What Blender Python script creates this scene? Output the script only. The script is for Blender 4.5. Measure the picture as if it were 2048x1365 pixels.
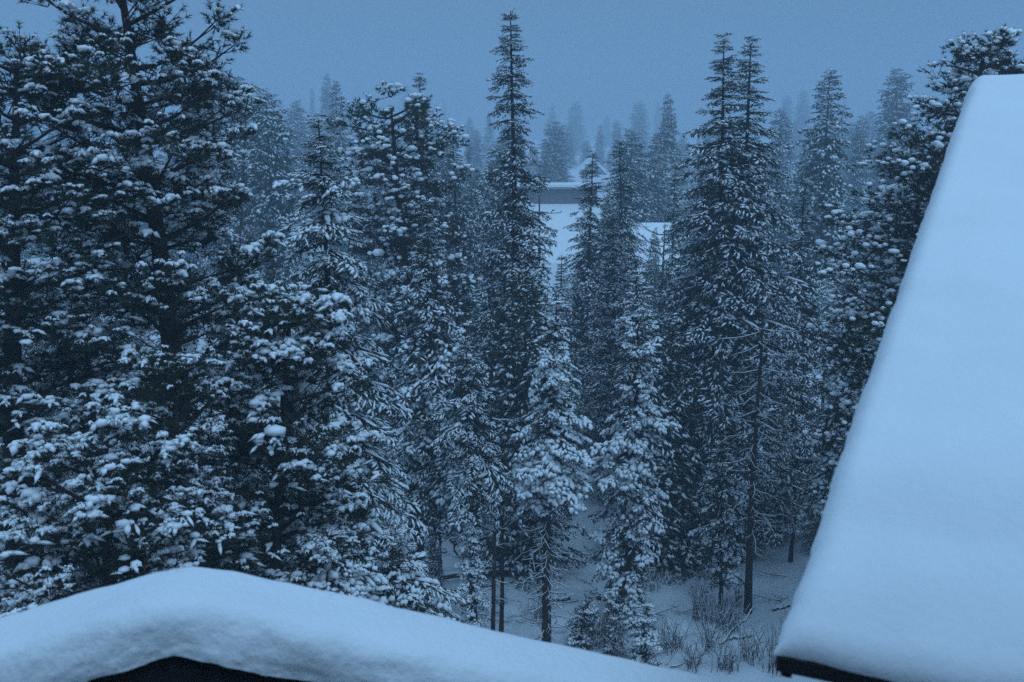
import bpy, math, random
import numpy as np
from mathutils import Vector, Matrix, noise

for o in list(bpy.data.objects):
    bpy.data.objects.remove(o)
C = bpy.context.scene.collection
SC = bpy.context.scene
PI = math.pi

# ------------------------------------------------------------------ camera
CAMZ = 11.0
PITCH = -10.0
FPX = 2196.0
cam_d = bpy.data.cameras.new('camera')
cam = bpy.data.objects.new('camera', cam_d)
C.objects.link(cam)
cam.location = (0, 0, CAMZ)
cam.rotation_euler = (math.radians(90 + PITCH), 0, 0)
cam_d.sensor_width = 36.0
cam_d.lens = 36.0 * FPX / 2048.0
cam_d.clip_start = 0.1
cam_d.clip_end = 2000
cam_d.dof.use_dof = True
cam_d.dof.focus_distance = 26.0
cam_d.dof.aperture_fstop = 2.4
SC.camera = cam

# ------------------------------------------------------------------ world, light, exposure
SUN_ELEV = math.radians(52)
SUN_ROT = math.radians(152)
w = bpy.data.worlds.new('World')
SC.world = w
w.use_nodes = True
nt = w.node_tree
nt.nodes.clear()
out = nt.nodes.new('ShaderNodeOutputWorld')
bg = nt.nodes.new('ShaderNodeBackground')
sky = nt.nodes.new('ShaderNodeTexSky')
sky.sky_type = 'NISHITA'
sky.sun_disc = False
sky.sun_elevation = SUN_ELEV
sky.sun_rotation = SUN_ROT
tc = nt.nodes.new('ShaderNodeTexCoord')
sep = nt.nodes.new('ShaderNodeSeparateXYZ')
mr = nt.nodes.new('ShaderNodeMapRange')      # overcast sky: brighter and paler overhead than at the horizon
mr.inputs['From Min'].default_value = 0.10
mr.inputs['From Max'].default_value = 1.0
tint = nt.nodes.new('ShaderNodeMixRGB')
tint.inputs['Color1'].default_value = (0.73, 1.50, 2.70, 1)
tint.inputs['Color2'].default_value = (2.78, 5.0, 7.7, 1)
mix = nt.nodes.new('ShaderNodeMixRGB'); mix.blend_type = 'MIX'
mix.inputs['Fac'].default_value = 0.93
L = nt.links.new
L(tc.outputs['Generated'], sep.inputs[0])
L(sep.outputs['Z'], mr.inputs['Value'])
L(mr.outputs['Result'], tint.inputs['Fac'])
L(sky.outputs['Color'], mix.inputs['Color1'])
L(tint.outputs['Color'], mix.inputs['Color2'])
L(mix.outputs['Color'], bg.inputs['Color'])
bg.inputs['Strength'].default_value = 0.128
L(bg.outputs['Background'], out.inputs['Surface'])

sun_d = bpy.data.lights.new('sun', 'SUN')
sun = bpy.data.objects.new('sun', sun_d)
C.objects.link(sun)
sun_d.energy = 1.4
sun_d.angle = math.radians(40)
sun_d.color = (0.38, 0.66, 1.0)
sun.rotation_euler = (math.radians(90) - SUN_ELEV, 0, math.radians(28))
sun.location = (0, 0, 60)

SC.view_settings.view_transform = 'Standard'
SC.view_settings.look = 'None'
SC.view_settings.exposure = 0.0
SC.view_settings.gamma = 1.0
SC.view_settings.use_curve_mapping = False
SC.render.engine = 'CYCLES'
SC.cycles.use_denoising = False
SC.cycles.max_bounces = 5
SC.cycles.diffuse_bounces = 3
SC.cycles.glossy_bounces = 1
SC.cycles.volume_bounces = 1
SC.cycles.transparent_max_bounces = 4

HAZE_DENSITY = 0.0034


# ------------------------------------------------------------------ helpers
def ray(px, py):
    r = (px - 1024.0) / FPX
    u = (682.5 - py) / FPX
    p = math.radians(PITCH)
    return Vector((r, math.cos(p) - u * math.sin(p), math.sin(p) + u * math.cos(p)))


def at(px, py, Y):
    d = ray(px, py)
    return Vector((0, 0, CAMZ)) + d * (Y / d.y)


def ground_z(x, y):
    z = 0.35 * noise.noise(Vector((x * 0.11, y * 0.11, 3.1)))
    z += 0.12 * noise.noise(Vector((x * 0.45, y * 0.45, 7.7)))
    z += 0.05 * noise.noise(Vector((x * 1.5, y * 1.5, 1.7)))
    if y > 75:
        z += 0.025 * (y - 75)
    if x > 2 and y < 40:
        z += 0.03 * (x - 2)
    return z


def mesh_from(name, parts, smooth=False):
    """parts: list of (verts (n,3), tris (m,3), material index)"""
    me = bpy.data.meshes.new(name)
    parts = [p for p in parts if len(p[0]) and len(p[1])]
    off = 0
    V = []; F = []; M = []
    for v, f, m in parts:
        V.append(v); F.append(f + off); off += len(v)
        M.append(np.full(len(f), m, dtype=np.int32))
    V = np.concatenate(V).astype(np.float32)
    F = np.concatenate(F).astype(np.int32)
    M = np.concatenate(M)
    me.vertices.add(len(V)); me.vertices.foreach_set('co', V.ravel())
    me.loops.add(len(F) * 3); me.loops.foreach_set('vertex_index', F.ravel())
    me.polygons.add(len(F))
    me.polygons.foreach_set('loop_start', np.arange(0, len(F) * 3, 3, dtype=np.int32))
    me.polygons.foreach_set('loop_total', np.full(len(F), 3, dtype=np.int32))
    me.polygons.foreach_set('material_index', M)
    me.polygons.foreach_set('use_smooth', np.full(len(F), smooth, dtype=bool))
    me.update(calc_edges=True)
    return me


def link(name, me, mats, parent=None, kind=None):
    o = bpy.data.objects.new(name, me)
    C.objects.link(o)
    if me is not None and mats and not me.materials:
        for m in mats:
            me.materials.append(m)
    if parent:
        o.parent = parent
    if kind:
        o['kind'] = kind
    return o


def tag(o, label, cat, group=None):
    o['label'] = label
    o['category'] = cat
    if group:
        o['group'] = group
    return o


def empty(name, loc, label, cat, group=None):
    o = bpy.data.objects.new(name, None)
    C.objects.link(o)
    o.location = loc
    o.empty_display_size = 0.3
    return tag(o, label, cat, group)


def tube(pts, radii, sides=6, cap=True):
    pts = np.asarray(pts, float)
    n = len(pts)
    d = np.gradient(pts, axis=0)
    d /= np.linalg.norm(d, axis=1)[:, None] + 1e-9
    ref = np.array([0, 0, 1.0]) if abs(d[0][2]) < 0.8 else np.array([1.0, 0, 0])
    a = np.cross(d, ref); a /= np.linalg.norm(a, axis=1)[:, None] + 1e-9
    b = np.cross(d, a)
    ang = np.arange(sides) * 2 * PI / sides
    ring = a[:, None, :] * np.cos(ang)[None, :, None] + b[:, None, :] * np.sin(ang)[None, :, None]
    V = (pts[:, None, :] + ring * np.asarray(radii, float)[:, None, None]).reshape(-1, 3)
    F = []
    for i in range(n - 1):
        for k in range(sides):
            p, q = i * sides + k, i * sides + (k + 1) % sides
            F.append((p, q, q + sides)); F.append((p, q + sides, p + sides))
    if cap:
        V = np.vstack([V, pts[:1], pts[-1:]])
        c0, c1 = n * sides, n * sides + 1
        for k in range(sides):
            F.append((c0, (k + 1) % sides, k))
            F.append((c1, (n - 1) * sides + k, (n - 1) * sides + (k + 1) % sides))
    return V, np.array(F)


def join(parts):
    V = []; F = []; off = 0
    for v, f in parts:
        V.append(v); F.append(np.asarray(f) + off); off += len(v)
    return np.concatenate(V), np.concatenate(F)


def box(x0, x1, y0, y1, z0, z1):
    V = np.array([(x, y, z) for z in (z0, z1) for y in (y0, y1) for x in (x0, x1)], float)
    F = np.array([(0, 2, 3), (0, 3, 1), (4, 5, 7), (4, 7, 6), (0, 1, 5), (0, 5, 4), (2, 6, 7), (2, 7, 3), (0, 4, 6), (0, 6, 2), (1, 3, 7), (1, 7, 5)])
    return V, F


def prism(poly, d0, d1, frame):
    """poly: list of (a, b) outline; frame(a, b, d) -> xyz"""
    n = len(poly)
    V = [frame(a, b, d0) for a, b in poly] + [frame(a, b, d1) for a, b in poly]
    F = []
    for k in range(1, n - 1):
        F.append((0, k, k + 1)); F.append((n, n + k + 1, n + k))
    for k in range(n):
        j = (k + 1) % n
        F.append((k, n + k, n + j)); F.append((k, n + j, j))
    return np.array(V, float), np.array(F)


# ------------------------------------------------------------------ materials
def mat(name, color, rough=0.8, var=0.25, scale=4.0, bump=0.0, bump_scale=20.0, spec=0.3, color2=None, stretch=None, bdist=0.02):
    m = bpy.data.materials.new(name)
    m.use_nodes = True
    t = m.node_tree
    p = t.nodes['Principled BSDF']
    p.inputs['Roughness'].default_value = rough
    p.inputs['Specular IOR Level'].default_value = spec
    tx = t.nodes.new('ShaderNodeTexCoord')
    mp = t.nodes.new('ShaderNodeMapping')
    if stretch:
        mp.inputs['Scale'].default_value = stretch
    t.links.new(tx.outputs['Object'], mp.inputs['Vector'])
    n1 = t.nodes.new('ShaderNodeTexNoise')
    n1.inputs['Scale'].default_value = scale
    n1.inputs['Detail'].default_value = 4
    t.links.new(mp.outputs['Vector'], n1.inputs['Vector'])
    cr = t.nodes.new('ShaderNodeValToRGB')
    c2 = color2 or tuple(c * (1 + var) for c in color)
    cr.color_ramp.elements[0].position = 0.3
    cr.color_ramp.elements[1].position = 0.7
    cr.color_ramp.elements[0].color = (*[c * (1 - var) for c in color], 1)
    cr.color_ramp.elements[1].color = (*c2, 1)
    t.links.new(n1.outputs['Fac'], cr.inputs['Fac'])
    t.links.new(cr.outputs['Color'], p.inputs['Base Color'])
    if bump:
        n2 = t.nodes.new('ShaderNodeTexNoise')
        n2.inputs['Scale'].default_value = bump_scale
        n2.inputs['Detail'].default_value = 5
        t.links.new(mp.outputs['Vector'], n2.inputs['Vector'])
        b = t.nodes.new('ShaderNodeBump')
        b.inputs['Strength'].default_value = bump
        b.inputs['Distance'].default_value = bdist
        t.links.new(n2.outputs['Fac'], b.inputs['Height'])
        t.links.new(b.outputs['Normal'], p.inputs['Normal'])
    return m


M_NEEDLE = mat('spruce_needles', (0.022, 0.040, 0.026), 0.7, 0.45, 1.3, spec=0.2, color2=(0.042, 0.060, 0.036))
M_PINE = mat('pine_needles', (0.024, 0.044, 0.022), 0.7, 0.4, 1.3, spec=0.2, color2=(0.040, 0.060, 0.034))
M_BARK = mat('bark', (0.055, 0.040, 0.032), 0.9, 0.4, 9, bump=0.6, bump_scale=30, spec=0.1, stretch=(1, 1, 0.25))
M_TWIG = mat('bare_twig', (0.075, 0.050, 0.042), 0.9, 0.3, 6, spec=0.1)
M_SNOW = mat('snow', (0.89, 0.90, 0.91), 0.65, 0.02, 3, bump=0.25, bump_scale=60, spec=0.25)
M_ROOFSNOW = mat('roof_snow', (0.80, 0.82, 0.84), 0.7, 0.03, 1.5, bump=1.0, bump_scale=22, spec=0.12, bdist=0.012)
M_STEEPSNOW = mat('steep_roof_snow', (0.79, 0.81, 0.83), 0.7, 0.03, 1.5, bump=0.4, bump_scale=22, spec=0.12, bdist=0.012)
M_GROUNDSNOW = mat('ground_snow', (0.74, 0.77, 0.80), 0.7, 0.06, 1.2, bump=0.4, bump_scale=9, spec=0.2, bdist=0.05)
M_DARKWOOD = mat('dark_stained_wood', (0.012, 0.010, 0.009), 0.75, 0.4, 6, bump=0.4, bump_scale=25, spec=0.2, stretch=(0.2, 1, 1))
M_WALL = mat('weathered_siding', (0.16, 0.15, 0.15), 0.85, 0.2, 5, bump=0.3, bump_scale=12)
M_CABIN = mat('brown_log_wall', (0.060, 0.042, 0.034), 0.85, 0.3, 5)
M_METAL = mat('metal_roof_edge', (0.30, 0.33, 0.34), 0.5, 0.1, 3)
M_GLASS = mat('window_glass', (0.02, 0.025, 0.03), 0.1, 0.1, 3, spec=0.6)

# ------------------------------------------------------------------ ground
def build_unseen_house_wall():
    # the wall of the house the picture is taken from; unseen, added behind the viewpoint to shade the gable snow front
    x0, x1 = -9.0, 9.0
    root = bpy.data.objects.new('unseen_house_wall', None); C.objects.link(root); root.location = (0, -0.9, 0)
    root['label'] = 'unseen dark house wall behind the viewpoint, added to shade the gable snow'; root['kind'] = 'structure'
    V, F = box(x0, x1, -0.25, 0.0, -0.5, 14.0)
    link('wall_core', mesh_from('wall_core', [(V, F, 0)]), [M_DARKWOOD], root)


build_unseen_house_wall()


def build_ground():
    xs = np.concatenate([np.arange(-336, -24, 6), np.arange(-24, 24, 0.3), np.arange(24, 340, 6)])
    ys = np.concatenate([np.arange(-12, 14, 2.0), np.arange(14, 48, 0.3), np.arange(48, 90, 1.5), np.arange(90, 701, 8)])
    nx, ny = len(xs), len(ys)
    V = np.array([(x, y, ground_z(x, y)) for y in ys for x in xs])
    i, j = np.meshgrid(np.arange(nx - 1), np.arange(ny - 1))
    a = (j * nx + i).ravel()
    F = np.concatenate([np.stack([a, a + 1, a + nx + 1], 1), np.stack([a, a + nx + 1, a + nx], 1)])
    o = link('snowy_ground', mesh_from('snowy_ground', [(V, F, 0)], True), [M_GROUNDSNOW], kind='structure')
    return o
build_ground()


# ------------------------------------------------------------------ foreground roofs
def f3(v):
    return noise.noise(Vector(v))


def edge_steps(length, R, step, both=True):
    ph = np.linspace(0, PI / 2, 9)
    s = list(R * (1 - np.cos(ph)))
    mid = list(np.arange(R + step, length - (R if both else 0), step))
    e = list(length - R * (1 - np.cos(ph[::-1]))) if both else [length]
    return s + mid + e


def build_side_roof():
    # steep snow-laden roof on the right; its eave comes towards the camera
    P0 = at(1553, 1313, 4.5)
    e = Vector((0.89, -0.455, 0)).normalized()
    up_h = Vector((0.455, 0.89, 0)).normalized()
    slope = math.atan2(2.58, 6.85)
    u = (up_h * math.cos(slope) + Vector((0, 0, 1)) * math.sin(slope)).normalized()
    n = e.cross(u)
    if n.z < 0: n = -n
    LR = 7.5; LA = 6.0
    root = empty('snow_covered_roof', (P0.x, P0.y, 0), 'steep roof under thick smooth snow with a dark eave board, filling the right edge', 'roof')
    inv = Vector((P0.x, P0.y, 0))
    T = 0.30
    g0 = 0.75; y0 = 0.8
    aa = edge_steps(LA, 0.16, 0.06); bb = edge_steps(LR, 0.20, 0.07)
    V = []
    for b in bb:
        for a in aa:
            ra = min(1, a / 0.16, (LA - a) / 0.16); rb = min(1, b / 0.13, (LR - b) / 0.20)
            ha = math.sqrt(max(0, 1 - (1 - ra) ** 2)); hb = math.sqrt(max(0, 1 - (1 - rb) ** 2))
            tb = min(1, b / 1.1); tb = 0.11 + 0.19 * tb * tb * (3 - 2 * tb)
            h = tb * ha * hb
            # slow undulations of the settled snow, strongest near the eave
            h += 0.030 * ha * hb * f3((a * 0.5, b * 0.8, 2.0)) + 0.010 * ha * hb * f3((a * 1.3, b * 5.0, 9.0)) * math.exp(-b / 2)
            h += 0.035 * ha * hb * math.exp(-((b - 0.75 - 0.10 * a) / 0.22) ** 2) * -1.0
            h += 0.025 * ha * hb * math.exp(-((b - 0.32) / 0.2) ** 2)
            h += 0.006 * ha * hb * f3((a * 5, b * 5, 5.0))
            k = (1 - ra)
            oa = -k * (0.010 * f3((b * 3.1, 0.3, 1)) + 0.013 * f3((b * 9, 4.3, 1)) + 0.009 * f3((b * 27, 7, 2)))
            oa -= 0.02 * math.exp(-(b / 0.28) ** 2) * max(0, 1 - a / 0.5)
            kb = (1 - rb)
            ob = -kb * (0.02 * f3((a * 3.1, 9.3, 1)) + 0.008 * f3((a * 14, 9.3, 4)))
            p = P0 + e * (a + oa) + u * (b + ob) + n * (h - 0.005) - inv
            V.append(p[:])
    nx = len(aa); ny = len(bb)
    i, j = np.meshgrid(np.arange(nx - 1), np.arange(ny - 1)); q = (j * nx + i).ravel()
    F = np.concatenate([np.stack([q, q + 1, q + nx + 1], 1), np.stack([q, q + nx + 1, q + nx], 1)])
    link('snow_cover', mesh_from('side_roof_snow', [(np.array(V), F, 0)], True), [M_STEEPSNOW], root)

    def fr(a, b, d):
        return (P0 + e * a + u * b + n * d - inv)[:]
    deck = prism([(0.04, 0.05), (LA, 0.05), (LA, LR - 0.05), (0.04, LR - 0.05)], -0.10, -0.006, fr)
    link('roof_deck', mesh_from('side_roof_deck', [(*deck, 0)]), [M_DARKWOOD], root)

    def fe(a, z, d):      # eave board: vertical board along the eave
        return (P0 + e * a - up_h * d + Vector((0, 0, z)) - inv)[:]
    fb = prism([(0.0, -0.068), (LA, -0.068), (LA, -0.004), (0.0, -0.004)], -0.045, 0.0, fe)
    link('eave_board', mesh_from('eave_board', [(*fb, 0)]), [M_DARKWOOD], root)
    rk = prism([(0.05, -0.19), (LR - 0.05, -0.19), (LR - 0.05, -0.11), (0.05, -0.11)], 0.0, 0.0, lambda a, b, d: (0, 0, 0))
    rk = prism([(0.0, 0.05), (0.045, 0.05), (0.045, LR - 0.05), (0.0, LR - 0.05)], -0.17, -0.102, fr)
    link('rake_board', mesh_from('rake_board', [(*rk, 0)]), [M_DARKWOOD], root)
    # gable wall and front wall under the roof, down to the ground
    cor = []
    for a, b in ((g0, y0), (LA - 0.1, y0), (LA - 0.1, LR - 0.3), (g0, LR - 0.3)):
        cor.append(P0 + e * a + u * b + n * -0.104 - inv)
    V = []
    for c in cor: V.append((c.x, c.y, c.z))
    for c in cor: V.append((c.x, c.y, -0.3))
    F = np.array([(0, 1, 5), (0, 5, 4), (1, 2, 6), (1, 6, 5), (2, 3, 7), (2, 7, 6), (3, 0, 4), (3, 4, 7)])
    link('wall', mesh_from('side_roof_wall', [(np.array(V, float), F, 0)]), [M_DARKWOOD], root)
build_side_roof()


def build_gable():
    Y0 = 5.0
    A = at(352, 1306, Y0)          # apex of the dark gable, front
    D = 0.62; W = 3.6; T = 0.262
    SR, SL = 0.302, 0.275
    root = empty('snow_covered_gable', (A.x, A.y, 0), 'small gable roof below under a thick rounded loaf of snow, dark gable under it', 'roof')
    root.rotation_euler = (0, 0, math.radians(7))
    ss = np.concatenate([np.arange(-W, -0.5, 0.07), np.arange(-0.5, 0.5, 0.035), np.arange(0.5, W + 0.01, 0.07)])
    R = 0.17
    # profile over depth: front face from overhang bottom, up, over the top, down the back
    prof = []
    for z in np.linspace(0, T - R, 8): prof.append((-0.03, z, 1.0))
    for a in np.linspace(0, PI / 2, 10)[1:]: prof.append((-0.03 + R * (1 - math.cos(a)), T - R + R * math.sin(a), 1.0))
    for d in np.linspace(R, D - R, 8)[1:-1]: prof.append((d, T, 0.5))
    for a in np.linspace(PI / 2, 0, 8): prof.append((D + 0.03 - R * (1 - math.cos(a)), T - R + R * math.sin(a), 1.0))
    for z in np.linspace(T - R, 0, 4)[1:]: prof.append((D + 0.03, z, 1.0))
    V = []
    for (d, z, k) in prof:
        f = z / T
        for s in ss:
            sm = 0.02 + 0.11 * f                       # apex rounds off towards the top of the snow
            roof = -(SR if s > 0 else SL) * (math.sqrt(s * s + sm * sm) - sm * 0.55)
            zz = z + 0.018 * f * f3((s * 1.3, d * 2, 1.2)) + 0.005 * f * f3((s * 9, d * 9, 3.2))
            dd = d + 0.035 * f3((s * 2.2, z * 5, 4.1)) * (1 if d < 0.3 else 0.3) + 0.022 * f3((s * 6, z * 11, 8.1)) + 0.007 * f3((s * 19, z * 30, 2.1))
            if z < 0.02:
                zz += 0.016 * f3((s * 4, 2.2, 8.8)) + 0.01 * f3((s * 15, 2.2, 8.8))
            V.append((s, dd, A.z + roof + zz))
    V = np.array(V)
    nx = len(ss); ny = len(prof)
    i, j = np.meshgrid(np.arange(nx - 1), np.arange(ny - 1)); q = (j * nx + i).ravel()
    F = np.concatenate([np.stack([q, q + 1, q + nx + 1], 1), np.stack([q, q + nx + 1, q + nx], 1)])
    link('snow_cap', mesh_from('gable_snow', [(V, F, 0)], True), [M_ROOFSNOW], root)
    for sgn in (-1, 1):
        slope = SR if sgn > 0 else SL
        fr = lambda a, b, d: (sgn * a, d, A.z - slope * a + b)
        pl = prism([(0, -0.05), (0, 0.0), (W, 0.0), (W, -0.05)], 0.02, D - 0.02, fr)
        link('roof_plank_slope', mesh_from('roof_slope', [(*pl, 0)]), [M_DARKWOOD], root)
        fb = prism([(0, -0.24), (0, -0.052), (W, -0.052), (W, -0.24)], 0.03, 0.075, fr)
        link('rake_board', mesh_from('gable_rake', [(*fb, 0)]), [M_DARKWOOD], root)
    wl = prism([(-W + 0.2, -A.z), (W - 0.2, -A.z), (W - 0.2, -SR * (W - 0.2) - 0.053), (0, -0.053), (-W + 0.2, -SL * (W - 0.2) - 0.053)],
               0.12, D - 0.12, lambda a, b, d: (a, d, A.z + b))
    link('gable_wall', mesh_from('gable_wall', [(*wl, 0)]), [M_DARKWOOD], root)
build_gable()

# ------------------------------------------------------------------ foliage templates
RS = np.random.RandomState(7)


def ico():
    t = (1 + 5 ** 0.5) / 2
    v = np.array([(-1, t, 0), (1, t, 0), (-1, -t, 0), (1, -t, 0), (0, -1, t), (0, 1, t), (0, -1, -t), (0, 1, -t), (t, 0, -1), (t, 0, 1), (-t, 0, -1), (-t, 0, 1)])
    v /= np.linalg.norm(v[0])
    f = np.array([(0, 11, 5), (0, 5, 1), (0, 1, 7), (0, 7, 10), (0, 10, 11), (1, 5, 9), (5, 11, 4), (11, 10, 2), (10, 7, 6), (7, 1, 8), (3, 9, 4), (3, 4, 2), (3, 2, 6), (3, 6, 8), (3, 8, 9), (4, 9, 5), (2, 4, 11), (6, 2, 10), (8, 6, 7), (9, 8, 1)])
    return v, f
ICO = ico()


def ico2():
    v, f = ICO
    vs = [tuple(x) for x in v]; cache = {}
    def mid(a, b):
        k = (min(a, b), max(a, b))
        if k not in cache:
            m = (np.array(vs[a]) + np.array(vs[b])) / 2; m /= np.linalg.norm(m)
            cache[k] = len(vs); vs.append(tuple(m))
        return cache[k]
    nf = []
    for a, b, c in f:
        x, y, z = mid(a, b), mid(b, c), mid(c, a)
        nf += [(a, x, z), (b, y, x), (c, z, y), (x, y, z)]
    return np.array(vs), np.array(nf)
ICO2 = ico2()


def brush(p0, p1, nl, step, rs, wid=0.010, per=3):
    """needles round a twig: thin pointed triangles leaning forwards"""
    p0 = np.array(p0, float); p1 = np.array(p1, float)
    d = p1 - p0; ln = np.linalg.norm(d); d = d / (ln + 1e-9)
    ref = np.array([0, 0, 1.0]); a = np.cross(d, ref); a /= np.linalg.norm(a) + 1e-9; b = np.cross(d, a)
    n = max(2, int(ln / step)) * per
    s = rs.rand(n) * ln
    ang = rs.rand(n) * 2 * PI
    rad = a * np.cos(ang)[:, None] + b * np.sin(ang)[:, None]
    base = p0 + d * s[:, None]
    l = nl * rs.uniform(0.7, 1.2, n)[:, None]
    tip = base + (rad * 0.75 + d * 0.65) * l
    side = np.cross(rad, d) * wid * 0.5
    V = np.empty((n * 3, 3)); V[0::3] = base - side - d * wid; V[1::3] = base + side + d * wid; V[2::3] = tip
    F = np.arange(n * 3).reshape(-1, 3)
    return V, F


def lump(p0, p1, r, rs, seg=3, sides=5, flat=0.75, lift=0.6):
    """an elongated pillow of snow lying on a twig from p0 to p1"""
    p0 = np.array(p0, float); p1 = np.array(p1, float)
    t = np.linspace(0, 1, seg + 2)
    prof = np.sin(np.clip(t, 0.001, 0.999) * PI) ** 0.5
    d = p1 - p0
    a = np.cross(d, [0, 0, 1.0]); a /= np.linalg.norm(a) + 1e-9
    ang = np.arange(sides) * 2 * PI / sides + rs.rand() * 3
    V = [p0 + [0, 0, r * 0.3]]
    for i in range(1, seg + 1):
        c = p0 + d * t[i] + np.array([0, 0, r * lift])
        rr = r * prof[i] * rs.uniform(0.75, 1.25)
        for g in ang:
            V.append(c + a * math.cos(g) * rr + np.array([0, 0, 1.0]) * math.sin(g) * rr * flat)
    V.append(p1 + [0, 0, r * 0.3])
    F = []
    for k in range(sides):
        F.append((0, 1 + k, 1 + (k + 1) % sides))
    for i in range(seg - 1):
        for k in range(sides):
            p = 1 + i * sides + k; q = 1 + i * sides + (k + 1) % sides
            F.append((p, p + sides, q + sides)); F.append((p, q + sides, q))
    e = 1 + seg * sides
    for k in range(sides):
        F.append((e, e - sides + (k + 1) % sides, e - sides + k))
    return np.array(V), np.array(F)


def blob(c, r, rs, flat=0.7, hi=False):
    v, f = ICO2 if hi else ICO
    k = 1 + 0.25 * np.array([f3((x * 1.6 + c[0] * 31, y * 1.6 + c[1] * 17, z * 1.6 + r * 91)) for x, y, z in v])[:, None]
    return v * k * np.array([r * rs.uniform(0.85, 1.25), r * rs.uniform(0.85, 1.25), r * flat]) + np.array(c), f


def frond(seed, Lf, ntw, nl, step, per, snow_r, snow_p, droop, wid, sides=5):
    """flat spray of a spruce or fir: main twig along +x with side twigs"""
    rs = np.random.RandomState(seed)
    nd = []; sn = []
    mains = [np.array([0, 0, 0.0])]
    m = 3
    for i in range(m):
        s = (i + 1) / m
        mains.append(np.array([Lf * s, 0.03 * rs.randn() * Lf, -droop * s * s * Lf]))
    def on(s):
        x = s * m; i = min(int(x), m - 1); return mains[i] + (mains[i + 1] - mains[i]) * (x - i)
    for i in range(m):
        nd.append(brush(mains[i], mains[i + 1], nl, step, rs, wid, per))
        if rs.rand() < snow_p * 0.9:
            sn.append(lump(mains[i], mains[i + 1] * 1.01, snow_r * rs.uniform(0.8, 1.3), rs, 2 if sides > 3 else 1, sides + (sides == 3)))
    for k in range(ntw):
        s = (k + 0.6) / ntw * 0.92
        sg = 1 if k % 2 else -1
        p = on(s)
        ln = (1 - s) * 0.55 * Lf + 0.16 * Lf
        an = math.radians(rs.uniform(38, 62)) * sg
        q = p + np.array([math.cos(an), math.sin(an), -droop * 1.1 + 0.08 * rs.randn()]) * ln
        nd.append(brush(p, q, nl, step, rs, wid, per))
        if rs.rand() < snow_p:
            sn.append(lump(p + (q - p) * 0.15, q + (q - p) * 0.05, snow_r * rs.uniform(0.7, 1.35), rs, 2 if sides > 3 else 1, sides + (sides == 3)))
    return join(nd), (join(sn) if sn else (np.zeros((0, 3)), np.zeros((0, 3), int)))


def tuft(seed, n, nl, wid, snow_r, hi, has_snow=True, round_=False):
    """a pine shoot: burst of needles round +x tip, snow ball resting above"""
    rs = np.random.RandomState(seed)
    th = rs.uniform(0.05, 1.35, n); ph = rs.uniform(0, 2 * PI, n)
    d = np.stack([np.cos(th), np.sin(th) * np.cos(ph), np.sin(th) * np.sin(ph)], 1)
    base = np.stack([rs.uniform(-0.06, 0.03, n), np.zeros(n), np.zeros(n)], 1)
    l = nl * rs.uniform(0.75, 1.15, n)[:, None]
    side = np.cross(d, rs.randn(n, 3)); side /= np.linalg.norm(side, axis=1)[:, None] + 1e-9
    V = np.empty((n * 3, 3)); V[0::3] = base - side * wid * .5; V[1::3] = base + side * wid * .5; V[2::3] = base + d * l
    nd = (V, np.arange(n * 3).reshape(-1, 3))
    if not has_snow:
        return nd, (np.zeros((0, 3)), np.zeros((0, 3), int))
    if round_:
        sn = [blob((0.02, 0, snow_r * 0.45), snow_r, rs, 0.72, hi)]
        if rs.rand() < 0.5:
            sn.append(blob((rs.uniform(-.07, .08), rs.uniform(-.08, .08), snow_r * 0.3), snow_r * 0.65, rs, 0.6, hi))
        return nd, join(sn)
    sn = [blob((0.01, 0, snow_r * 0.35), snow_r * 0.78, rs, 0.6, hi)]
    for k in range(4):
        a = k * 1.57 + rs.uniform(-.6, .6); l = snow_r * rs.uniform(1.0, 2.1)
        sn.append(lump((0.3 * l * math.cos(a), 0.3 * l * math.sin(a), snow_r * .2), (l * math.cos(a), l * math.sin(a), -snow_r * rs.uniform(0, .8)), snow_r * rs.uniform(.30, .5), rs, 1, 4))
    return nd, join(sn)


TPL = {
    # (seed, length, side twigs, needle length, step, per, snow radius, snow chance, droop, needle width, snow sides)
    'near': [frond(10 + k, 0.50, 9, 0.045, 0.032, 2, 0.025, 0.68, 0.30, 0.016, 4) for k in range(6)],
    'nearbare': [frond(30 + k, 0.48, 8, 0.048, 0.030, 2, 0.022, 0.10, 0.30, 0.016, 4) for k in range(3)],
    'mid': [frond(50 + k, 0.58, 7, 0.060, 0.064, 2, 0.034, 0.60, 0.26, 0.026, 3) for k in range(6)],
    'midbare': [frond(70 + k, 0.56, 6, 0.062, 0.060, 2, 0.030, 0.06, 0.26, 0.026, 3) for k in range(3)],
    'heavy': [frond(80 + k, 0.52, 6, 0.055, 0.060, 2, 0.056, 0.95, 0.22, 0.024, 4) for k in range(4)],
    'far': [frond(90 + k, 0.95, 4, 0.12, 0.13, 2, 0.075, 0.55, 0.22, 0.055, 3) for k in range(4)],
    'farbare': [frond(110 + k, 0.95, 4, 0.12, 0.13, 2, 0.045, 0.05, 0.22, 0.055, 3) for k in range(2)],
    'tuft': [tuft(130 + k, 26, 0.082, 0.010, 0.046, False) for k in range(6)],
    'tuftbare': [tuft(150 + k, 26, 0.082, 0.010, 0.055, False, False) for k in range(4)],
    'tuftfar': [tuft(170 + k, 16, 0.11, 0.020, 0.064, False, True, True) for k in range(6)],
    'tuftfarbare': [tuft(190 + k, 14, 0.11, 0.022, 0.08, False, False) for k in range(3)],
}


def frames(D, roll, rs):
    """rotation matrices with x along D and z as near up as possible, then rolled"""
    D = D / (np.linalg.norm(D, axis=1)[:, None] + 1e-9)
    up = np.tile([0, 0, 1.0], (len(D), 1))
    y = np.cross(up, D); y /= np.linalg.norm(y, axis=1)[:, None] + 1e-6
    z = np.cross(D, y)
    c = np.cos(roll)[:, None]; s = np.sin(roll)[:, None]
    y2 = y * c + z * s; z2 = -y * s + z * c
    return np.stack([D, y2, z2], axis=2)


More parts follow.
